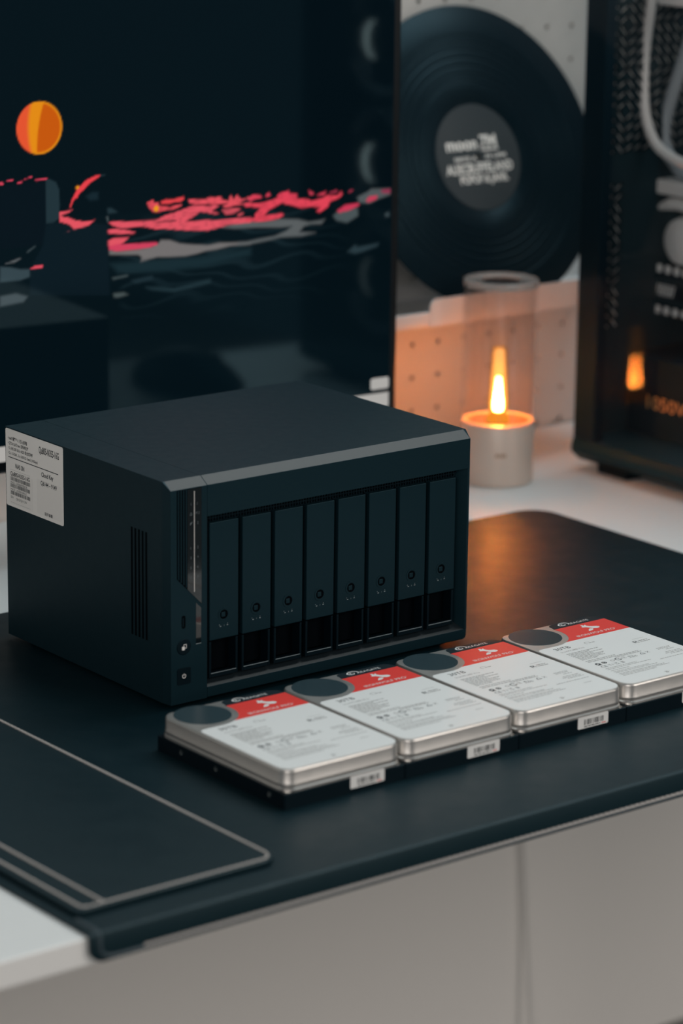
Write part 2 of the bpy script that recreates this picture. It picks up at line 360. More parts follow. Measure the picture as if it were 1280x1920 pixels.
MB().box(23.2, 27.7, -.2, .2, 46.0, 46.5).build('inlay_edge', M['silver_edge'], nas)
p = MB().prism(rrect(10.6, 14.0, 59.6, 69.4, 1.6), .3, -.10, 'y').build('usb_port', M['pit'], nas)
mb = MB(); mb.prism(rrect(11.3, 12.4, 61.0, 67.6, .5), .0, -.3, 'y'); mb.build('port_tongue', M['plastic2'], p)
p = MB().lathe([(6.0, .2), (6.0, -.3), (5.6, -.5), (0.01, -.5)], (12.5, 0, 45.9), 36, 'y').build('copy_button', M['plastic2'], nas)
f = Flat().poly(rrect(10.6, 13.0, 43.6, 46.4, .4)); f.line((12.2, 47.7), (14.4, 47.7), .5).line((14.4, 47.9), (14.4, 44.8), .5).line((12.2, 47.9), (12.2, 46.6), .5).line((14.6, 44.9), (13.2, 44.9), .5)
f.build('button_icon', M['white'], p, lambda a, b: (a, -.56, b), label='white two-squares icon')
p = MB().prism(rrect(6.7, 18.4, 17.6, 30.2, 1.5), .2, -.35, 'y').build('power_button', M['plastic2'], nas)
f = Flat().ring(12.5, 24.0, 1.25, 1.75, 120, 420, 22).rect(12.25, 12.75, 24.0, 25.9)
f.build('button_icon', M['white'], p, lambda a, b: (a, -.42, b), label='white power icon')
for k in range(5):
    y = 27.6+k*4.6
    MB().bbox(-.12, .3, y, y+2.3, 46, 127, .05, 1).build('vent_slot', M['pit'], nas)  # dark strips laid on the side, painted as the shade of open slots
for x0c, x1c in ((1.6, 32.8), (33.5, W-2.6)):  # strips laid over the bevel to strengthen its highlight
    mb = MB(); o1 = .06
    mb.sections([[(x, CY-.15, H-.05+o1), (x, .12, H-5.4+.05+o1), (x, .2, H-5.5), (x, CY-.1, H-.4)] for x in (x0c, x1c)])
    mb.build('chamfer_sheen', M['sheen'], nas, label='satin overlay added to strengthen the highlight along the top front bevel')
mb = MB(); mb.sections([[(33.5, .12, 11.62), (33.5, 8.4, 16.9), (33.5, 8.4, 16.6), (33.5, .12, 11.3)], [(276.4, .12, 11.62), (272.2, 8.4, 16.9), (272.2, 8.4, 16.6), (276.4, .12, 11.3)]])  # strip laid over the sill for the same stronger highlight
mb.build('sill_sheen', M['sheen'], nas, label='satin overlay added to strengthen the highlight on the sill below the trays')
# white sticker on the left side
st = MB().prism(rrect(137.3, 217.3, 107, 167.4, 1.6), .2, -.15, 'x').build('sticker', M['paper'], nas, label='white product sticker with black print')
fx = lambda a, b: (-.22, 217.3-a, 167.4-b if False else b)
I = Flat()
I.text(('\u2022 Intel\u00ae \u9177\u777f\u2122 I / \u516b\u6838\u5fc3\u5904\u7406\u5668', 3.5, 159.2, 27, 2.3), ('\u2022 QTS & QuTS hero \u53cc\u7cfb\u7edf\u652f\u6301', 3.5, 155.4, 28.5, 2.2), ('\u2022 2 x M.2 SSD & 8 x HDD \u6df7\u5408\u5f0f\u5b58\u50a8', 3.5, 151.6, 34.5, 2.2), ('\u2022 2 x 2.5GbE , 2 x USB 3.2 Gen2 (10Gbps)', 3.5, 147.8, 41.5, 2.0), bold=.02)
I.text(('Qu805-N355-16G', 47, 157.0, 27.5, 5.2), ('NAS SN', 13.5, 138.2, 12.5, 3.5), ('Cloud Key', 50, 139.3, 16.5, 3.5), ('Q6144 \u2013 9149', 49, 132.6, 22, 3.4), ('\u522e\u5f00\u67e5\u770b', 54, 110.2, 11, 2.0), ('Qu805-N355-16G', 6.5, 131.4, 27, 3.3), bold=.022)
I.rect(3.6, 73.5, 145.1, 145.75)
rng = random.Random(3)
for zb, n in ((127.6, 0), (122.2, 1), (116.6, 2)):
    x = 6.5
    while x < 33.5:
        wd = rng.choice((.35, .35, .6, .9)); I.rect(x, x+wd, zb, zb+2.9); x += wd+rng.choice((.35, .35, .6))
I.text(('MAC1: 245EBE90B0DB', 6.5, 125.3, 23, 1.7), ('MAC2: 245EBE90B0DC', 6.5, 119.9, 23, 1.7), ('SN', 6.5, 113.6, 3.5, 1.9), ('QH25Q01133V', 14, 113.2, 15, 1.9))
for k in range(18):
    I.rect(6.5+k*1.55, 7.3+k*1.55, 135.9, 136.1); I.rect(6.5+k*1.55, 7.3+k*1.55, 110.2, 110.4)
I.build('sticker_print', M['ink'], st, fx)
E2 = Flat().poly(rrect(4.5, 38, 108.8, 134.8, 2)).poly(rrect(43.5, 77.5, 109.6, 136.6, 2))
E2.build('sticker_panel', mat('sticker_gloss', (.86, .825, .79), .5), st, lambda a, b: (-.18, 217.3-a, b), label='glossier rounded panels of the sticker')
# drive trays
def make_tray():
    t = MB().bbox(0, 25.6, 1.6, 12, 45.5, 133.8, .45).build('drive_tray', M['plastic'], nas, origin=(36.4, 0, 0))
    t.data.transform(Matrix.Translation((.0364, 0, 0)))
    cx, cz = 12.6, 63.6
    MB().lathe([(5.1, .2), (5.1, -.25), (4.6, -.3), (3.6, -.2), (3.5, .2)], (cx, 1.6, cz), 32, 'y', True).build('lock_collar', M['plastic'], t, True)
    MB().lathe([(3.5, .1), (3.5, -.04), (.01, -.04)], (cx, 1.6, cz), 28, 'y').build('lock_hole', M['pit'], t)  # dark disc painted for the shade inside the lock
    MB().prism(rrect(cx-2.4, cx+1.1, cz-1.7, cz+1.8, .5), 1.6, 1.1, 'y', .25).build('lock_core', M['plastic'], t)
    f = Flat().rect(9.0, 10.3, 54.6, 55.3).rect(15.2, 16.5, 54.9, 55.5).rect(12.7, 12.9, 54.6, 55.8).rect(8.3, 9.0, 56, 56.4).rect(15.6, 16.2, 56.2, 56.6)
    f.build('indicator_marks', M['silver_edge'], t, lambda a, b: (a, 1.52, b))
    mb = MB(); mb.bbox(0, 1.9, 2.0, 14, 17.1, 44.6, .3, 1).bbox(23.7, 25.6, 2.0, 14, 17.1, 44.6, .3, 1).bbox(1.9, 23.7, 1.9, 8.4, 17.0, 20.2, .4, 1)
    mb.build('handle', M['plastic2'], t)
    MB().box(1.9, 23.7, 11, 14, 20, 45.5).build('handle_recess', M['pit'], t)
    MB().box(1.4, 24.0, 1.75, 2.3, 20.1, 20.65).build('handle_edge', M['silver_edge'], t, label='bright front edge of the handle')
    return t
tray = make_tray()
for o in [tray]:
    o.data.transform(Matrix.Translation((-.0, 0, 0)))
for i in range(1, 8):
    c = copy_tree(tray, nas); c.location.x = (36.4+29.2*i)*.001
for x in (18, 262):
    for y in (22, 200): MB().lathe([(8, 0), (8, 3.4)], (x, y, 0), 24).build('foot', M['plastic2'], nas)

# ================================================================== hard drives
def make_drive():
    d = thing('hard_drive', '', 'hard drive', (-55.1, -64.4, 0), group='hard drives laid out in a row on the mat')
    mb = MB().prism(rrect(0, 101.6, -147, 0, 1.0, 3), 0, 11.0, 'z', .4); mb.build('base', M['hddblack'], d)
    for x in (-.05,):
        for y in (-29.1, -69.8, -130.2):
            MB().lathe([(1.75, .3), (1.75, -.1), (.9, .05), (.01, .05)], (x, y, 6.6), 16, 'x').build('screw_hole', M['chrome'], d)
    R = rrect(.4, 101.2, -146.6, -.4, 10.5, 7)
    def lv(i, z): return [(p[0], p[1], z) for p in inset(R, i)]
    mb = MB().sections([lv(.9, 10.6), lv(.1, 11.2), lv(0, 12.0), lv(.1, 12.9), lv(.9, 13.6), lv(1.0, 14.4), lv(.7, 15.0), lv(.7, 16.2), lv(1.0, 16.8), lv(1.1, 24.4), lv(1.35, 25.4), lv(1.9, 26.0), lv(2.6, 26.1)])
    mb.build('lid', M['alu'], d, True)
    MB().prism(circle(24.7, -19.3, 20.2, 56), 26.0, 26.25, 'z').build('seal_disc', M['seal'], d, label='dark round seal on the lid')
    # label
    def ringpt(ang, r=25.0): return (24.7+r*math.cos(math.radians(ang)), -19.3+r*math.sin(math.radians(ang)))
    yb = -42.0; a_end = -math.degrees(math.asin((42.0-19.3)/25.0)); xk = ringpt(a_end)[0]
    white = [(xk, yb)]+[(100.2, yb)]+[(100.2-9+9*math.cos(a), -143.6+9+9*math.sin(a)) for a in [math.radians(-15*i) for i in range(7)]]
    white += [(3.0+9-9*math.sin(a), -143.6+9-9*math.cos(a)) for a in [math.radians(15*i) for i in range(7)]]
    white += [(3.0, -51), (3.3, -48.3), (4.6, -46.2), (6.6, -45.0), (10, -44.9), (24.7, -45.2), (29.5, -44.4), (xk-1.2, yb-.7)]
    L = MB().prism(white, 26.0, 26.2, 'z').build('label', M['label'], d, label='white printed drive label')
    up = lambda h: (lambda a, b: (a, b, h))
    y_rb = -13.2; a_t = math.degrees(math.asin((19.3-13.2)/25.0))
    arcred = [ringpt(a_end+(a_t-a_end)*i/10) for i in range(11)]
    red = [(100.2, yb), (100.2, y_rb)]+arcred[::-1]
    MB().prism(red, 26.0, 26.2, 'z').build('red_band', M['red'], d, label='red band of the label')
    blk = [(100.2, y_rb), (100.2, -11.8)]+[(100.2-9+9*math.cos(math.radians(a)), -11.8+9*math.sin(math.radians(a))) for a in (15, 30, 45, 60, 75, 90)]
    blk += [(56, -2.8), (53.6, -3.2), (51.6, -4.4), (50.4, -6.4), (50.3, -8.6), (49.8, -11.0), ringpt(a_t)]
    B = MB().prism(blk, 26.0, 26.2, 'z').build('black_band', M['navy'], d, label='dark band of the label')
    z1 = 26.26
    f = Flat().text(('SEAGATE', 68.3, -9.9, 19.5, 3.3))
    for cx, cy, r, a0, a1, wd in ((62.8, -7.6, 3.1, 20, 300, 1.3), (63.2, -7.6, 1.5, 60, 400, 1.0), (63.4, -7.2, 4.6, -60, 130, 1.1)):
        for i in range(18):
            a, b = math.radians(a0+(a1-a0)*i/18), math.radians(a0+(a1-a0)*(i+1)/18); k0 = math.sin(PI*(i+.15)/18.3); k1 = math.sin(PI*(i+1.15)/18.3)
            f.poly([(cx+r*math.cos(a), cy+r*math.sin(a)*.75), (cx+r*math.cos(b), cy+r*math.sin(b)*.75), (cx+(r+wd*k1)*math.cos(b), cy+(r+wd*k1)*math.sin(b)*.75), (cx+(r+wd*k0)*math.cos(a), cy+(r+wd*k0)*math.sin(a)*.75)])
    f.build('maker_lettering', M['white'], B, up(z1), label='white swirl mark and lettering')
    f = Flat().text(('IRONWOLF PRO', 51.6, -38.3, 37.5, 3.9), ('TM', 89.4, -36.0, 1.6, .9))
    f.poly([(72.3, -16.5), (74.1, -16.8), (74.4, -18.7), (76.7, -17.0), (76.0, -19.6), (77.2, -22.2), (79.2, -23.4), (81.8, -24.3), (83.0, -26.6), (81.8, -28.3), (79.0, -28.9), (76.2, -27.6), (74.6, -24.8), (73.0, -22.6), (70.6, -21.6), (70.2, -20.6), (72.0, -19.2)])
    f.poly([(75.4, -27.6), (74.6, -29.4), (71.8, -31.0), (68.3, -31.0), (70.0, -29.2), (71.4, -27.4), (73.4, -26.6)])
    rb = [c for c in d.children if c.name.startswith('red_band')][0]
    f.build('series_lettering', M['white'], rb, up(z1), label='white wolf mark and lettering')
    rng = random.Random(11); f = Flat()
    f.text(('30TB', 15.2, -54.3, 14.5, 5.0), ('CE', 15.5, -104.0, 5.5, 3.6), ('UK', 29.4, -101.6, 3.4, 1.8), ('CA', 29.4, -104.2, 3.4, 1.8))
    f.ring(18.2, -95.6, .9, 2.2).rect(16.2, 20.2, -98.4, -97.6).ring(24.4, -95.6, 1.4, 2.1).line((23, -97), (25.8, -94.2), .6).line((23, -94.2), (25.8, -97), .6).ring(38.6, -95.3, 1.9, 2.7, 30, 330)
    f.text(('Us', 39.4, -96.5, 3.0, 2.2), ('RU', 49, -96.6, 4.2, 2.8)).rect(53.6, 55.6, -96.6, -96.0)
    f.line((60.2, -97), (62.4, -93.4), .5).line((64.6, -97), (62.4, -93.4), .5).line((60.2, -97), (64.6, -97), .5)
    for i in range(3): f.rect(35.4, 38.0, -101.2-1.3*i, -100.6-1.3*i)
    f.text(('R', 76.0, -74.4, 4.6, 4.6))
    tag(f.build('label_print', M['ink'], L, up(z1)), kind='stuff')
    g = Flat().text(('IronWolf\u00ae Pro', 15.0, -60.4, 22.5, 2.4), ('SATA', 82.6, -122.6, 7.2, 1.6))
    g.ring(46.6, -52.6, 1.8, 2.2, 60, 250).line((46.6, -50.6), (50, -51.4), .35).words(47.8, 54.5, -53.8, .9, rng)
    for y, a, b in ((-65.6, 15, 46), (-68.0, 15, 36), (-70.4, 15, 46), (-72.8, 15, 35), (-75.2, 15, 43), (-77.6, 15, 40), (-80.0, 15, 40), (-82.4, 15, 31), (-86.4, 15, 44), (-89.0, 15, 66), (-91.2, 40, 66)): g.words(a, b, y, 1.0, rng)
    for y, a, b in ((-107.6, 15, 46), (-110.0, 15, 58), (-113.4, 15, 33), (-116.6, 15, 50), (-118.8, 15, 56), (-122.0, 15, 60), (-124.2, 15, 63), (-126.6, 15, 48), (-98.2, 48, 56)): g.words(a, b, y, .75, rng)
    for y, a, b in ((-93.4, 79, 92), (-95.6, 79, 91), (-98.6, 84, 92), (-103.4, 79, 94), (-105.8, 77, 95), (-108.2, 80, 95), (-113.6, 64, 95)): g.words(a, b, y, .75, rng)
    for y in (-71.6, -74.2): g.words(81.6, 91, y, 1.2, rng)
    g.rect(80, 91.5, -66.2, -65.9).ring(33.0, -95.2, 1.2, 1.7).rect(43.2, 46.4, -93.6, -93.1).rect(43.6, 46.0, -95.0, -94.4).rect(43.2, 46.4, -96.4, -95.9).line((67, -96.6), (69.8, -93.4), .5).line((67, -93.4), (69.8, -96.6), .5)
    g.rect(22.6, 25.0, -101.6, -100.9).rect(24.0, 24.6, -103.8, -100.9).rect(26.4, 27.0, -103.8, -100.9).rect(45.4, 48.4, -137.2, -136.6).ring(46.8, -138.6, .5, 1.1).rect(47.6, 49.4, -138.4, -137.9)
    tag(g.build('fine_print', M['greyink'], L, up(z1), label='grey rows of fine print'), kind='stuff')
    S = MB().prism(rrect(54.6, 83.6, 3.2, 11.8, 1.0), -146.9, -147.15, 'y').build('barcode_sticker', M['label'], d, label='small white barcode sticker on the front face')
    b = Flat(); x = 60.5
    while x < 79.0:
        wd = rng.choice((.35, .5, .8, 1.1)); b.rect(x, x+wd, 5.6, 9.6); x += wd+rng.choice((.35, .5, .9))
    b.words(60.5, 76, 4.1, .7, rng); b.build('barcode', M['ink'], S, lambda a, c: (a, -147.2, c))
    Flat().rect(77.2, 81.2, 4.1, 4.7).build('red_tick', M['red'], S, lambda a, c: (a, -147.2, c))
    for x in (5, 96.6):
        MB().lathe([(2.6, 0), (2.6, .5), (1.2, .5), (1.2, .2), (.01, .2)], (x, -143.6, 11.0), 16).build('corner_screw', M['chrome'], d)
    return d
hd = make_drive()
names = ['leftmost silver hard drive with red and white label in front of the box',
         'second silver hard drive from the left in the row on the mat',
         'third silver hard drive from the left, below the right end of the box',
         'rightmost silver hard drive in the row, cut by the picture edge']
hd['label'] = names[0]
for i in range(1, 4):
    c = copy_tree(hd); c['label'] = names[i]; c.location = Vector((-55.1+102*i, -64.4+.1*i, 0))*.001

# ================================================================== monitor
TH = .055
mon = thing('monitor', 'large black monitor showing an orange moon over pink waves', 'monitor', (300, 370, 0), (0, 0, -TH))
SX0, SX1, SZ0, SZ1 = -860, 190, 92, 492  # unseen left end stretched out to block bright reflections in box and drives
mb = MB(); mb.bbox(SX0-8, SX1+7.5, .6, 30, 82, 500, 2.5); mb.build('bezel', M['bezel'], mon)
mb = MB().bbox(-390, -310, 30, 60, 130, 330, 6).bbox(-375, -325, 52, 72, 9, 300, 5); mb.build('stand_column', M['plastic2'], mon)
MB().bbox(-470, -240, 12, 138, -2.5, 9, 3).build('stand_base', M['plastic2'], mon)
WP=[((112,108,107),2.6,[(-99.8,260.3),(-92.2,258.5),(-85.7,258.5),(-69.3,258.5),(-58.3,259.2),(-51.7,261.6),(-49.4,264.3),(-40.6,263.5),(-30.6,259.7),(-19.4,257.8),(-2.5,255.7),(8.8,256.7),(40.8,254.3),(40.8,252.8),(20.2,253.2),(6.5,251.5),(-4.8,251.1),(-13.8,249.5),(-25.0,248.4),(-40.6,249.1),(-52.8,250.3),(-60.5,249.1),(-69.4,247.0),(-68.2,251.7),(-71.5,253.9),(-85.7,255.2),(-99.3,256.6)]),
((88,92,93),3.1,[(35.3,272.8),(53.1,271.0),(71.2,271.9),(89.3,270.0),(100.4,266.7),(113.8,267.1),(117.5,267.8),(113.9,264.0),(102.8,264.7),(95.5,263.5),(90.7,258.8),(107.8,256.8),(93.1,255.1),(71.3,256.0),(61.7,254.8),(44.9,253.3),(35.3,252.6),(28.2,253.1),(28.2,255.3),(35.3,255.1),(49.6,256.4),(65.2,257.5),(77.3,261.0),(83.3,264.6),(71.2,264.6),(47.2,266.7),(35.3,267.2),(23.4,267.8),(11.6,269.8),(23.4,271.8)]),
((72,82,84),3.1,[(126.1,270.1),(132.2,273.7),(152.1,275.1),(152.8,267.8),(141.1,262.7),(129.9,265.7)]),
((80,86,88),2.6,[(151.9,284.4),(161.9,287.7),(166.8,290.4),(187.0,289.0),(187.1,283.6),(173.3,280.6),(164.6,277.7),(153.3,279.6)]),
((40,56,62),3.6,[(142.1,236.8),(150.1,242.2),(152.7,239.9),(175.3,241.5),(174.0,239.0),(157.7,235.3),(150.2,234.4)]),
((60,72,76),2.6,[(181.7,266.9),(185.5,268.2),(186.8,265.0),(183.1,264.2)]),
((66,78,80),2.6,[(-96.7,236.8),(-82.6,237.8),(-81.5,236.7),(-95.7,235.2)]),
((32,50,56),4.6,[(-64.0,225.5),(-49.6,224.0),(-36.3,221.8),(-19.5,224.0),(-0.3,226.0),(-0.3,223.1),(-18.3,220.9),(-36.3,218.9),(-58.5,223.0)]),
((30,46,53),4.6,[(-78.2,232.6),(-58.4,234.5),(-57.3,232.0),(-73.9,230.3)]),
((70,80,80),3.1,[(-95.8,223.3),(-86.0,223.3),(-81.6,221.0),(-91.4,219.6),(-95.2,220.4)]),
((22,40,46),7.2,[(-98.8,248.8),(-47.3,247.8),(-13.8,246.6),(40.8,249.4),(40.8,243.5),(-2.5,237.8),(-47.3,237.3),(-91.3,240.5)]),
((222,82,96),1.1,[(-100.1,283.9),(-95.2,284.2),(-80.0,282.4),(-64.8,281.8),(-53.8,281.8),(-44.9,284.9),(-36.1,286.5),(-24.9,288.9),(-18.2,290.7),(-10.4,290.4),(-2.5,289.0),(4.2,289.8),(8.7,288.5),(0.8,284.8),(8.7,282.2),(4.2,281.7),(-4.8,283.9),(-10.4,284.8),(-17.1,281.1),(-25.0,278.4),(-16.0,277.1),(-5.9,278.2),(4.2,276.4),(20.1,276.5),(40.7,275.7),(40.7,271.3),(25.8,271.6),(15.6,271.0),(-2.5,268.3),(-16.0,269.5),(-31.7,271.5),(-45.0,273.6),(-53.8,274.0),(-65.9,277.2),(-74.6,277.7),(-82.3,277.2),(-89.9,278.3),(-96.3,280.8)]),
((10,24,31),1.5,[(-53.8,279.9),(-44.9,280.7),(-33.9,279.9),(-33.9,279.0),(-45.0,279.3),(-52.7,279.3)]),
((12,28,34),2.1,[(-17.1,280.6),(-10.4,285.0),(-2.5,283.2),(8.7,280.3),(20.1,277.4),(6.5,276.5),(-4.8,277.8),(-13.8,277.4)]),
((222,82,96),1.0,[(-101.8,277.5),(-95.3,278.0),(-82.3,275.6),(-72.5,272.5),(-77.9,272.1),(-95.3,273.6),(-101.2,274.8)]),
((222,82,96),1.1,[(-101.8,268.5),(-95.3,269.8),(-80.1,269.4),(-85.6,265.6),(-91.1,263.3),(-100.3,263.6),(-101.9,263.8)]),
((205,62,90),1.1,[(-100.3,263.9),(-91.1,264.7),(-74.7,263.5),(-53.9,263.0),(-51.7,261.1),(-58.3,259.4),(-69.3,258.5),(-85.7,258.5),(-92.2,258.5),(-99.5,260.7)]),
((228,66,72),0.9,[(-49.8,296.7),(-44.9,298.2),(-36.0,297.9),(-27.1,299.4),(-26.6,296.7),(-29.4,295.5),(-40.5,294.5),(-48.2,294.6)]),
((222,75,85),0.9,[(-63.0,297.3),(-56.4,298.9),(-55.9,296.7),(-51.5,296.3),(-51.5,293.5),(-40.5,291.6),(-29.4,293.1),(-28.3,291.6),(-36.1,289.4),(-42.7,289.4),(-50.4,288.2),(-55.9,288.5),(-58.1,289.8),(-61.4,293.8)]),
((226,80,92),1.0,[(-22.7,296.8),(-13.8,295.6),(-4.8,295.4),(-0.3,296.9),(4.2,295.6),(9.8,296.6),(12.1,293.5),(17.8,291.6),(20.0,297.2),(23.5,292.1),(26.3,296.7),(31.4,291.9),(40.6,294.1),(40.6,285.9),(29.2,287.8),(15.5,286.5),(11.0,287.8),(17.8,289.7),(-2.5,290.9),(-13.8,291.3),(-20.5,292.8)]),
((10,24,31),1.5,[(29.2,289.7),(36.0,292.0),(41.2,290.7),(39.5,288.4),(31.5,288.3)]),
((205,78,90),1.0,[(11.0,284.9),(20.1,285.6),(31.5,284.2),(24.6,280.9),(15.5,280.2)]),
((205,78,90),1.0,[(25.8,278.9),(31.5,280.8),(34.3,280.1),(29.2,277.8)]),
((222,66,84),1.2,[(35.2,288.9),(49.5,287.2),(59.0,288.4),(71.0,291.0),(77.1,289.5),(85.5,289.8),(89.2,288.0),(100.1,286.6),(102.6,284.8),(114.8,286.4),(119.7,288.5),(130.8,287.6),(134.5,290.9),(135.8,287.8),(132.1,285.0),(122.2,282.7),(121.1,278.7),(118.6,277.4),(112.5,274.3),(108.2,275.2),(112.5,278.4),(103.9,280.1),(92.9,279.5),(83.2,282.9),(75.9,284.5),(73.5,286.2),(65.1,282.9),(59.1,280.8),(54.3,276.2),(63.9,276.4),(72.3,276.9),(74.8,275.0),(68.8,272.4),(53.1,271.2),(35.3,272.8),(35.2,275.3),(44.8,275.0),(44.7,278.0),(50.7,283.1),(42.3,284.8),(35.2,285.4)]),
((215,62,84),1.1,[(37.5,291.7),(42.3,295.3),(50.6,294.1),(51.8,292.0),(39.9,290.3)]),
((215,62,84),1.1,[(55.4,293.7),(59.0,296.0),(60.8,292.8),(56.6,292.1)]),
((220,62,84),1.1,[(66.8,291.3),(69.8,294.1),(79.4,295.8),(80.0,293.3),(87.9,292.6),(88.0,289.1),(80.7,287.6),(71.0,290.0)]),
((195,58,80),1.2,[(100.1,294.7),(106.2,291.2),(104.4,289.8),(101.3,290.5)]),
((200,58,80),1.2,[(108.7,289.9),(118.4,292.2),(117.2,288.7),(109.9,288.8)]),
((170,52,76),1.2,[(122.1,290.9),(129.5,292.3),(130.8,290.7),(123.4,289.8)]),
((170,52,76),1.2,[(141.7,290.1),(146.2,291.5),(146.9,290.4),(143.2,289.0)]),
((200,55,84),1.3,[(129.8,273.9),(138.4,278.3),(153.3,278.9),(153.9,277.0),(144.6,273.7),(133.5,272.0)]),
((200,55,84),1.3,[(160.8,280.1),(164.5,283.9),(173.2,284.2),(172.7,281.2),(164.5,278.7)]),
((140,50,76),1.3,[(176.9,288.6),(187.0,288.8),(187.1,284.6),(178.2,285.9)]),
((5,14,21),1.0,[(-200.9,321.7),(-157.6,322.4),(-158.1,286.2),(-163.1,270.1),(-202.0,270.4)]),
((9,22,29),3.1,[(-159.1,287.1),(-146.9,288.6),(-136.6,284.4),(-130.9,280.6),(-112.8,284.0),(-100.4,281.2),(-99.9,237.5),(-99.1,222.2),(-174.9,229.8),(-174.6,251.3),(-162.1,270.1)]),
((32,48,54),1.0,[(-158.5,323.7),(-154.8,323.8),(-149.2,320.9),(-146.5,315.0),(-145.9,301.7),(-146.8,291.1),(-151.6,288.2),(-159.0,288.0)]),
((215,66,90),0.7,[(-200.9,325.4),(-197.2,323.9),(-197.7,322.3),(-200.9,322.7)]),
((215,66,90),0.7,[(-194.9,325.7),(-188.0,326.4),(-189.0,325.5),(-194.5,325.1)]),
((215,66,90),0.7,[(-184.9,324.1),(-180.7,324.4),(-180.9,322.8),(-184.6,322.9)]),
((215,66,90),0.7,[(-179.0,326.1),(-171.4,327.6),(-171.3,326.3),(-178.4,325.7)]),
((215,66,90),0.7,[(-168.5,324.5),(-157.1,325.0),(-157.4,323.9),(-167.8,323.4)]),
((228,62,70),0.8,[(-136.8,299.3),(-134.4,305.7),(-129.6,313.6),(-121.0,320.4),(-112.4,323.4),(-107.7,323.5),(-108.6,322.3),(-117.2,318.0),(-122.0,313.8),(-127.7,309.7),(-129.7,306.2),(-132.5,305.6),(-135.9,298.8)]),
((40,56,62),1.0,[(-107.7,323.5),(-102.4,323.2),(-102.1,322.5),(-107.7,322.5)]),
((225,82,94),0.8,[(-146.3,296.4),(-134.5,297.0),(-137.4,294.8),(-144.0,294.1),(-144.9,292.5),(-137.4,290.7),(-131.8,288.1),(-122.3,286.1),(-112.8,286.9),(-119.5,282.5),(-132.8,280.7),(-137.5,285.3),(-145.9,288.1)]),
((120,66,76),1.0,[(-142.3,278.6),(-132.8,280.7),(-119.5,282.6),(-136.6,279.8)]),
((32,48,54),2.1,[(-101.3,295.5),(-97.4,295.6),(-90.7,291.3),(-100.3,290.8)]),
((80,90,92),1.5,[(-102.1,288.9),(-100.8,288.8),(-99.9,284.5),(-100.9,284.5)]),
((20,36,43),4.1,[(-121.1,307.1),(-115.4,310.0),(-109.7,309.5),(-109.8,303.7),(-117.4,303.5)]),
((88,92,94),1.5,[(-197.6,258.0),(-183.7,261.7),(-183.2,260.8),(-188.4,258.4)]),
((60,72,76),1.5,[(-177.6,266.1),(-169.6,270.3),(-169.1,269.7),(-176.2,265.4)]),
((52,67,73),2.1,[(-202.2,256.0),(-193.0,254.7),(-183.8,252.2),(-175.0,251.4),(-174.9,245.1),(-184.0,243.1),(-202.5,243.3)]),
((215,74,90),0.8,[(-175.0,251.5),(-169.9,253.8),(-162.9,253.9),(-162.4,251.8),(-169.9,251.0)]),
((66,76,80),3.1,[(-202.7,231.6),(-187.9,232.7),(-177.1,229.0),(-181.1,224.9),(-202.9,223.2)])]

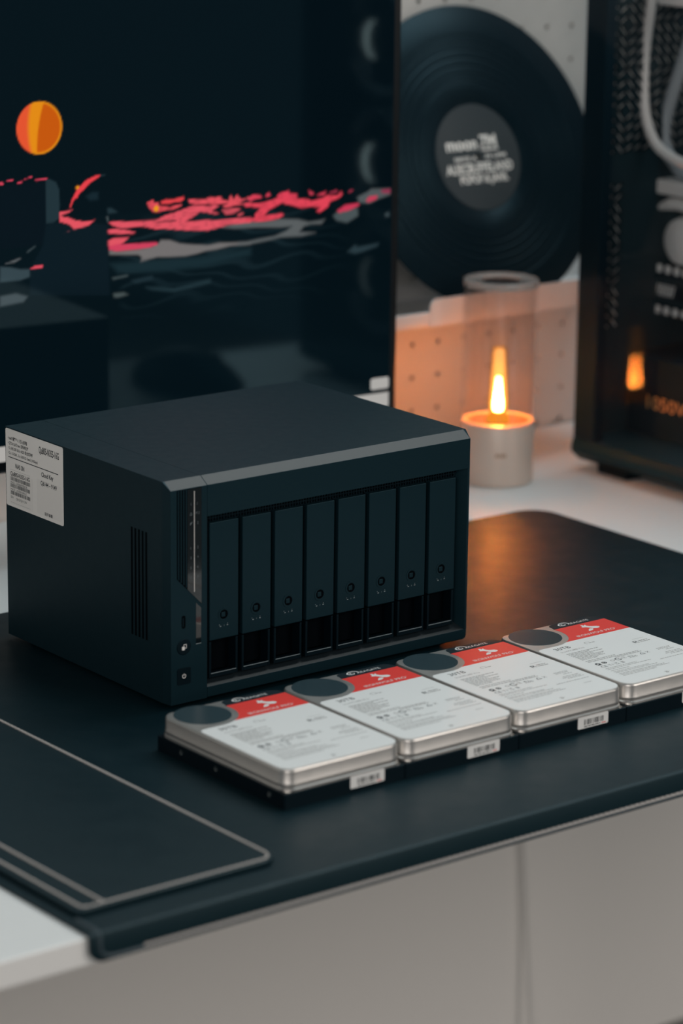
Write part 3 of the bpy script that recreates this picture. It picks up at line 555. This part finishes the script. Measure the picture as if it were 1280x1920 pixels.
def paint_screen():
    xs = np.arange(-232, SX1+.01, 1.25); zs = np.arange(SZ0, SZ1+.01, 1.25)
    X, Z = np.meshgrid(xs, zs); img = np.zeros(X.shape+(3,)); img[:] = (.0008, .0038, .0060)
    img[Z < 290] = (.0010, .0045, .0068)
    sea = np.sin(.55*Z+.05*X+2.4*np.sin(.035*X+.11*Z)+1.3*np.sin(.09*X-.2*Z)); sea = np.clip(sea-.35, 0, 1)*np.clip((288-Z)/12, 0, 1)*np.clip((Z-195)/50, 0, 1)*np.clip((X+92)/6, 0, 1)*np.clip((150-X)/90, 0, 1)
    img += sea[..., None]*np.array((.008, .017, .021))
    chop = np.clip(1.15+.9*np.sin(.42*X+2.2*np.sin(.7*Z+.05*X)+1.6*np.sin(.19*X))*np.sin(1.3*Z+.11*X+1.9*np.sin(.13*X)), 0, 1)
    lw = lambda c: np.array(lin(c))
    def soft(poly, s):
        inside = np.zeros(X.shape, bool); dist = np.full(X.shape, 1e9); n = len(poly)
        for i in range(n):
            (ax, az), (bx, bz) = poly[i], poly[(i+1) % n]
            if abs(az-bz) > 1e-9:
                c = ((az > Z) != (bz > Z)) & (X < (bx-ax)*(Z-az)/(bz-az)+ax); inside ^= c
            ex, ez = bx-ax, bz-az; t = np.clip(((X-ax)*ex+(Z-az)*ez)/max(ex*ex+ez*ez, 1e-9), 0, 1)
            dist = np.minimum(dist, np.hypot(X-ax-t*ex, Z-az-t*ez))
        sd = np.where(inside, dist, -dist); a = np.clip(sd/max(s, .6)+.5, 0, 1); return a*a*(3-2*a)
    for c, s, poly in WP:
        a = soft(poly, s)
        if c[0] > 190 and c[1] < 84: a = a*np.where((X > -75) & (Z > 262), .45+.55*chop, 1)
        a = a[..., None]; img[:] = img*(1-a)+lw(c)*a
    nx = (X+164.0)/21.0; nz = (Z-366.5)/21.4; r = np.hypot(nx, nz); a = np.clip((1-r)*21/.9+.5, 0, 1)[..., None]
    k1 = np.clip((nx+.58-.15*nz*nz)/.18, 0, 1)[..., None]; k2 = np.clip((nx+.08-.17*nz-.1*nz*nz)/.07, 0, 1)*np.clip((.95-r)/.05, 0, 1); k2 = k2[..., None]
    mc = lw((226, 82, 44))*(1-k1)+lw((226, 138, 12))*k1; mc = mc*(1-k2)+lw((196, 86, 0))*k2
    img[:] = img*(1-a)+mc*a
    for x, z, q, c in ((-53.7, 291.3, 2.4, (232, 150, 20)), (-129.1, 315.1, 1.6, (225, 140, 20))):
        a = np.clip((q-np.hypot(X-x, Z-z))/.8+.5, 0, 1)[..., None]; img[:] = img*(1-a)+lw(c)*a
    nX, nZ = len(xs), len(zs); verts = [(x*.001, 0, z*.001) for z in zs for x in xs]
    faces = [(j*nX+i, j*nX+i+1, (j+1)*nX+i+1, (j+1)*nX+i) for j in range(nZ-1) for i in range(nX-1)]
    n = len(verts); verts += [(SX0*.001, 0, SZ0*.001), (-.232, 0, SZ0*.001), (-.232, 0, float(zs[-1])*.001), (SX0*.001, 0, float(zs[-1])*.001)]; faces.append((n, n+1, n+2, n+3))
    me = bpy.data.meshes.new('screen'); me.from_pydata(verts, [], faces)
    at = me.color_attributes.new('picture', 'FLOAT_COLOR', 'POINT'); buf = np.ones((len(verts), 4), np.float32)
    buf[:n, :3] = img.reshape(-1, 3); buf[n:, :3] = (.0010, .0036, .0054); at.data.foreach_set('color', buf.ravel())
    me.materials.append(M['screen']); o = bpy.data.objects.new('screen', me); COL.objects.link(o); o.parent = mon
    tag(o, 'glossy dark screen with moon and waves'); return o
scr = paint_screen()
MB().box(SX0, SX1, .25, .9, SZ0, SZ1).build('screen_backing', M['bezel'], mon)
ui = mat('screen_light', (.02, .02, .02), .1, emit=(.40, .385, .365), estr=1)
MB().box(SX0+1, 188.6, -.15, 0, 92.6, 105.6).build('taskbar', ui, scr, label='pale bar along the bottom of the screen')
MB().prism(rrect(168.9, 188.6, 109.2, 119.6, 2.2), 0, -.15, 'y').build('screen_popup', ui, scr, label='small pale rounded popup')

# ================================================================== pegboard, shelf and record
pb = thing('pegboard', 'white pegboard with small round holes standing behind the lamp', 'pegboard', (700, 522, -2.5))
cells = []; px, pz = 32.5, 33.0
for i in range(-8, 11):
    for j in range(-3, 12):
        cx = 648.5-700+i*px; cz = 101+2.5+j*pz; r = 2.6
        x0, x1, z0, z1 = cx-px/2, cx+px/2, cz-pz/2, cz+pz/2
        if z0 < 0: z0 = 0
        cells.append((x0, x1, z0, z1, [(cx+r*math.cos(2*PI*(k+.5)/10), cz+r*math.sin(2*PI*(k+.5)/10)) for k in range(10)] if cz > 4 else None))
mb = MB(); holed_panel(mb, cells, 0, 4); mb.build('board', M['peg'], pb)
MB().box(-340, 340, 12, 16, 0, 470).build('backing', M['pit'], pb)  # near-black sheet added so the peg holes look shaded
for x in (-340, 330): MB().box(x, x+16, 4, 12, 0, 470).build('side_batten', M['shelf'], pb)
sh = thing('wall_shelf', 'narrow white shelf with a raised front lip hooked on the pegboard', 'shelf', (683, 421, 143.5))
mb = MB().bbox(-170, 190, 0, 100.8, 0, 4, 1); mb.build('shelf_deck', M['shelf'], sh)
MB().prism(rrect(-98, 190, 0, 25.5, 0, 6, (1, 7, .4, .4)), -2.2, 0, 'y', .5).build('front_lip', M['shelf'], sh)
MB().bbox(-170, -98.2, -2, 1.5, 4, 14, .8).build('end_lip', M['shelf'], sh)
MB().bbox(-170, 190, 97.5, 100.8, 4, 18, .6).build('back_flange', M['shelf'], sh)
LE = .33; RR = 146.2
rec = thing('vinyl_record', 'black vinyl record with a grey centre label leaning above the lamp', 'record', (683, 471.5, 287.3+.1), (PI/2+0, 0, 0))
rec.rotation_euler = (PI/2-LE, 0, 0)
prof = [(4, -.8), (RR-1, -.8), (RR, -.3), (RR, .3), (RR-1, .9)]
for k in range(7):
    r = 118-k*7.5; prof += [(r+1.2, .9), (r+.8, .55), (r-.8, .55), (r-1.2, .9)]
prof += [(52.5, .9), (52, .6), (51, .6), (4, .6)]
MB().lathe(prof, (0, 0, 0), 128, 'z', True).build('disc', M['vinyl'], rec, True)
vl = MB().lathe([(3.6, .5), (51, .5), (51, .95), (3.6, .95)], (0, 0, 0), 72, 'z', True).build('centre_label', M['vlabel'], rec, label='grey paper centre label')
f = Flat().text(('moon', -37, 8, 38.0, 11.5), ('7M', 5.0, 9.0, 20, 11.5), ('SEITE A', -30, -2.6, 28, 3.4), ('33 UPM', 8, -1.8, 26, 3.6), ('AUSCBUFFELAND', -42, -14.5, 82, 9), ('POPOF & JANS.', -27, -24.5, 59, 8), bold=.035).rect(5, 26, 5.6, 7.4)
f.build('label_lettering', M['vtext'], vl, lambda a, b: (a, b, 1.0), label='pale lettering')

# ================================================================== lamp
lm = thing('table_lamp', 'candle-like lamp with a glowing flame in a clear glass cylinder', 'lamp', (638.5, 382.2, -2.5))
Z = 2.5
MB().lathe([(32, 0), (34, .8), (34.2, 3), (34.2, 57), (33.4, 58.5), (30, 58.8), (30, 55), (.01, 55)], (0, 0, 0), 64).build('base', M['base'], lm, True)
MB().lathe([(29.8, 55.2), (29.6, 57.6), (26, 57.0), (13, 56.6), (.01, 56.6), (.01, 55.2)], (0, 0, 0), 56).build('base_top', mat('amber_top', (.20, .10, .055), .4), lm, True, label='dark amber top plate under the flame')
ang = math.atan2(-.79, -.61)+.06
mk = MB()
for k, wd in enumerate((2.2, 1.4, 2.4, 1.4)):
    a = ang+(-4.2+k*2.7)/34.2; c = (34.25*math.cos(a), 34.25*math.sin(a), 29.5); t = Vector((-math.sin(a), math.cos(a), 0))*wd/2; n = Vector((math.cos(a), math.sin(a), 0))*.12; c = Vector(c)
    mk.sections([[tuple(c-t-n), tuple(c+t-n), tuple(c+t+n), tuple(c-t+n)], [tuple(c-t-n+Vector((0, 0, 3.2))), tuple(c+t-n+Vector((0, 0, 3.2))), tuple(c+t+n+Vector((0, 0, 3.2))), tuple(c-t+n+Vector((0, 0, 3.2)))]])
mk.build('base_mark', M['copper'], lm, label='small copper mark on the base')
MB().lathe([(34.6, 57), (34.8, 60), (34.8, 188), (32.0, 188), (32.0, 60), (32.2, 57)], (0, 0, 0), 64, 'z', True).build('glass_cylinder', M['lampglass'], lm, True, label='clear glass cylinder')
MB().lathe([(35.0, 186), (34.9, 190.6), (34.0, 191.6), (21, 191.6), (19, 190.4), (19, 189), (21, 188.2), (32, 187)], (0, 0, 0), 64, 'z', True).build('glass_rim', M['rimglass'], lm, True, label='frosted glass top rim')
MB().lathe([(12, 56.5), (11, 60.5), (9, 63.5), (.01, 64)], (0, 0, 0), 32).build('flame_seat', M['glow'], lm, True, label='glowing amber seat under the flame')
MB().lathe([(.01, 66), (3.6, 66.6), (4.6, 69), (4.5, 75), (2.2, 98), (.01, 99)], (0, 0, 0), 24).build('flame_heart', M['hot'], lm, True, label='white-hot heart of the flame')
MB().lathe([(.01, 64.5), (4, 65), (6.8, 67.6), (7.6, 71), (7.4, 76), (5.2, 112), (4.6, 123), (3.6, 125.2), (.01, 125.8)], (0, 0, 0), 32).build('flame', M['flame'], lm, True, label='white-hot glowing flame body')
MB().lathe([(.01, 63.2), (4.6, 63.6), (8.2, 66.4), (9.3, 70.5), (9.1, 76), (7.2, 112), (6.6, 124), (5.6, 127), (.01, 127.8)], (0, 0, 0), 32).build('flame_shell', M['flameshell'], lm, True, label='amber outer shell of the flame')

# ================================================================== desktop computer
pc = thing('desktop_computer', 'black desktop computer with a glass side panel reflecting the lamp', 'computer', (728, 90, -2.5))
# local: x from glass inwards, y from front (-285) to back (+284), z up
mb = MB(); mb.sections([[(x, y, z) for x, z in ((8, 8), (-2, 17), (-2, 23), (0, 30), (220, 30), (220, 8))] for y in (-285, 285)]); mb.build('bottom_tray', mat('tray_metal', (.010, .030, .037), .5, spec=.2, tint=(.42, .82, 1)), pc)
for x in (6, 190):
    for y in (-230, 215): MB().bbox(x, x+22, y, y+42, 0, 9, 2).build('foot', M['plastic2'], pc)
MB().bbox(0, 12, 257, 285, 30, 520, 1).build('rear_post', M['pcmetal'], pc)
MB().bbox(0, 12, -285, -262, 30, 520, 1).build('front_post', M['pcmetal'], pc)
MB().box(208, 220, -285, 285, 30, 520).build('far_side', M['pcmetal'], pc)
mb = MB().bbox(0, 14, -285, 285, 506, 520, 1).bbox(206, 220, -285, 285, 506, 520, 1).bbox(14, 206, -285, -265, 506, 520, 1).bbox(14, 206, 265, 285, 506, 520, 1); mb.build('top_frame', M['pcmetal'], pc)
MB().box(-4, -.1, -284, 284, 30, 519).build('glass_panel', M['caseglass'], pc, label='tinted glass side panel')
MB().box(0, 208, -285, -281, 30, 506).build('front_panel', M['pcmetal'], pc)
# rear panel pierced by slanted slots
cells = []; cw, chh = 11.4, 10.0
def cap(cx, cz, d):
    L, r = 6.2, 1.8; out = []
    for sgn in (1, -1):
        for k in range(6):
            a = math.radians(-90+36*k)+(0 if sgn > 0 else PI); out.append((sgn*(L-r)+r*math.cos(a), r*math.sin(a)))
    c, s = math.cos(d), math.sin(d); return [(cx+c*u-s*v, cz+s*u+c*v) for u, v in out]
def slot_grid(nx, nz, x0, z0):
    for i in range(nx):
        for j in range(nz):
            cx, cz = x0+cw*(i+.5), z0+chh*(j+.5); blk = ((j//4)+(i//3)) % 2
            cells.append((cx-cw/2, cx+cw/2, cz-chh/2, cz+chh/2, cap(cx, cz, math.radians(42 if blk else -42))))
zt = 298; slot_grid(10, 20, 14, zt); slot_grid(3, 14, 14, 132)
cells += [(14+10*cw, 208, zt, 498, None), (14+3*cw, 208, 30, zt, None), (12, 14, 30, 506, None), (14, 14+3*cw, 132+14*chh, zt, None), (14, 14+3*cw, 30, 132, None)]
mb = MB(); holed_panel(mb, cells, 279, 281); mb.build('rear_panel', M['pcgrey'], pc, label='dark rear panel pierced by slanted slots')
MB().box(13, 132, 281.3, 282.3, 120, 506).build('slot_backer', M['filter'], pc, label='pale filter sheet added behind the slots to brighten them')  # added sheet, makes the slots show bright against the panel
MB().box(190, 194, -200, 278, 150, 500).build('motherboard', M['pcmetal'], pc)
def spline(pts, n=8):
    P = [Vector(p) for p in pts]; P = [P[0]*2-P[1]]+P+[P[-1]*2-P[-2]]; out = []
    for i in range(1, len(P)-2):
        for k in range(n):
            t = k/n; a, b, c, d = P[i-1:i+3]
            out.append(.5*((2*b)+(-a+c)*t+(2*a-5*b+4*c-d)*t*t+(-a+3*b-3*c+d)*t**3))
    return out+[P[-2]]
ox, oy, oz = 728, 90, -2.5
loc = lambda x, y, z: (x-ox, y-oy, z-oz)
MB().tube(spline([loc(800, 362, 470), loc(800, 366, 430), loc(800, 372, 383), loc(800, 369.5, 338), loc(800, 356, 309), loc(800, 334, 296), loc(800, 300, 291), loc(800, 240, 300)]), 5.0, 12).build('coolant_hose', M['tube_grey'], pc, True, label='pale grey hose bending forward')
MB().tube(spline([loc(830, 318, 470), loc(830, 348, 388), loc(830, 362, 352), loc(830, 372, 320), loc(830, 371, 298), loc(830, 357, 284), loc(830, 335, 272), loc(830, 260, 262)]), 6.5, 12).build('coolant_hose', M['tube_dark'], pc, True, label='slate grey hose behind the first')
MB().bbox(92, 112, loc(0, 300, 0)[1], loc(0, 398, 0)[1]-26, loc(0, 0, 254)[2], loc(0, 0, 268)[2], 2).build('connector', M['tube_grey'], pc, label='pale connector block')
MB().tube(spline([loc(826, 372, 240), loc(826, 350, 246), loc(826, 325, 244), loc(826, 260, 235)]), [3+3*min(1, i/6) for i in range(25)], 10).build('cable_bundle', M['tube_grey'], pc, True)
MB().lathe([(.01, 0), (14, 1), (22, 5), (24, 14), (24, 30)], loc(824, 344, 210), 32, 'x').build('pump_cap', M['tube_grey'], pc, True, label='round grey pump cap')
MB().bbox(60, 120, loc(0, 240, 0)[1], loc(0, 345, 0)[1], loc(0, 0, 436)[2], loc(0, 0, 446)[2], 1.5).build('radiator_bar', M['tube_grey'], pc, label='grey bar at the top of the case')
MB().bbox(118, 121, loc(0, 342, 0)[1], loc(0, 347, 0)[1], loc(0, 0, 345)[2], loc(0, 0, 385)[2], 1).build('cover_stripe', M['tube_grey'], pc)
gc = MB().bbox(98, 188, loc(0, 150, 0)[1], loc(0, 378, 0)[1], loc(0, 0, 140)[2], loc(0, 0, 184)[2], 2).build('graphics_card', M['pcmetal'], pc)
for z in (182, 142):
    for k in range(14):
        MB().bbox(96.2, 99, loc(0, 371-k*12, 0)[1]-7, loc(0, 371-k*12, 0)[1], loc(0, 0, z)[2]-4, loc(0, 0, z)[2]+4, 1.6).build('fin', M['tube_grey'], gc)
for z in (172, 151): MB().bbox(94, 99, loc(0, 160, 0)[1], loc(0, 379, 0)[1], loc(0, 0, z)[2]-2.2, loc(0, 0, z)[2]+2.2, .8).build('card_rail', M['pcgrey'], gc)
mb = MB()
for k in range(6):
    y = loc(0, 371-k*4.2, 0)[1]; mb.sections([[(97.0, y, loc(0, 0, 156)[2]), (98.5, y, loc(0, 0, 156)[2]), (98.5, y-1.6, loc(0, 0, 156)[2]), (97.0, y-1.6, loc(0, 0, 156)[2])], [(97.0, y-3, loc(0, 0, 167)[2]), (98.5, y-3, loc(0, 0, 167)[2]), (98.5, y-4.6, loc(0, 0, 167)[2]), (97.0, y-4.6, loc(0, 0, 167)[2])]])
mb.build('card_badge', M['tube_grey'], gc, label='hatched grey badge')
ps = MB().bbox(60, 204, loc(0, 190, 0)[1], 276, 30, 108, 2).build('power_supply', M['pcmetal'], pc)
Flat().text(('1050W', 0, 0, 62, 13)).build('supply_lettering', M['psutext'], ps, lambda a, b: (59.7, loc(0, 338, 0)[1]-a, b+58), label='amber lettering on the supply')
M['fanlight'] = mat('fan_led', (.1, .1, .1), .4, emit=(1, .84, .72), estr=5)
M['fanlight2'] = mat('fan_led_dim', (.1, .1, .1), .4, emit=(1, .84, .72), estr=.9)
for zc in (100, 224, 356):
    fc = loc(786, -140, zc); fn = MB().lathe([(60, 0), (60, 25), (56.5, 25), (56.5, 0)], fc, 40, 'x', True).build('fan', M['fan'], pc, True, label='pale ringed cooling fan')
    MB().lathe([(20, 4), (20, 22), (.01, 22)], fc, 28, 'x').lathe([(.01, 4), (20, 4)], fc, 28, 'x').build('fan_hub', M['plastic2'], fn, True)
    b = MB(); secs = []
    for k in range(15):
        a = math.radians(180+70*(k-7)/7); wd = 5.8*math.sin(PI*(k+.4)/14.8)
        secs.append([(fc[0]+h, fc[1]+r*math.cos(a), fc[2]+r*math.sin(a)) for r, h in ((21.5, 2), (21.5+wd, 2), (21.5+wd, 3.5), (21.5, 3.5))])
    b.sections(secs).build('fan_light', M['fanlight2' if zc < 150 else 'fanlight'], fn, label='lit crescent beside the hub')
    for k in range(7):
        a = 2*PI*k/7; b = MB(); v = []
        for r, tw in ((20, .34), (54, .30)):
            for s, h in ((-1, 8), (1, 18)):
                for th in (0, 1.5): v.append((fc[0]+h+th, fc[1]+r*math.cos(a+s*tw), fc[2]+r*math.sin(a+s*tw)))
        b.add(v, [(0, 1, 3, 2), (4, 6, 7, 5), (0, 4, 5, 1), (2, 3, 7, 6), (0, 2, 6, 4), (1, 5, 7, 3)]).build('fan_blade', M['plastic2'], fn)

# ================================================================== mouse beside the drives (seen mirrored in the screen) and cable under the desk
ms = thing('computer_mouse', 'black domed mouse mirrored in the lower part of the monitor', 'mouse', (572, -165, 0), (0, 0, -.5))
def mouse_body(s=1.0, z=0):
    secs = []
    for i in range(13):
        t = i/12; y = -62+124*t; wd = 33*math.sin(PI*(.06+.88*t))**.45*s; hh = 41*math.sin(PI*(.10+.84*t))**.7*s
        secs.append([(wd*math.cos(a), y*s, z+hh*max(0, math.sin(a))**.8) for a in [PI*k/14 for k in range(15)]])
    return MB().sections(secs)
mouse_body().build('shell', M['plastic2'], ms, True)
MB().lathe([(.01, -4), (7, -4), (8, -2), (8, 2), (7, 4), (.01, 4)], (0, 34, 30), 20, 'x').build('scroll_wheel', M['pcgrey'], ms, True)
pcbl = MB().tube(spline([(838, 520, -27.5), (838, 535, -60), (842, 552, -200), (835, 553, -400), (845, 552, -560), (850, 540, -733)]), 2.4, 8)
tag(pcbl.build('power_cord', mat('cord_grey', (.74, .72, .70), .5, bump=.1), None, True), 'thin grey cord hanging on the wall below the desk', 'cord')
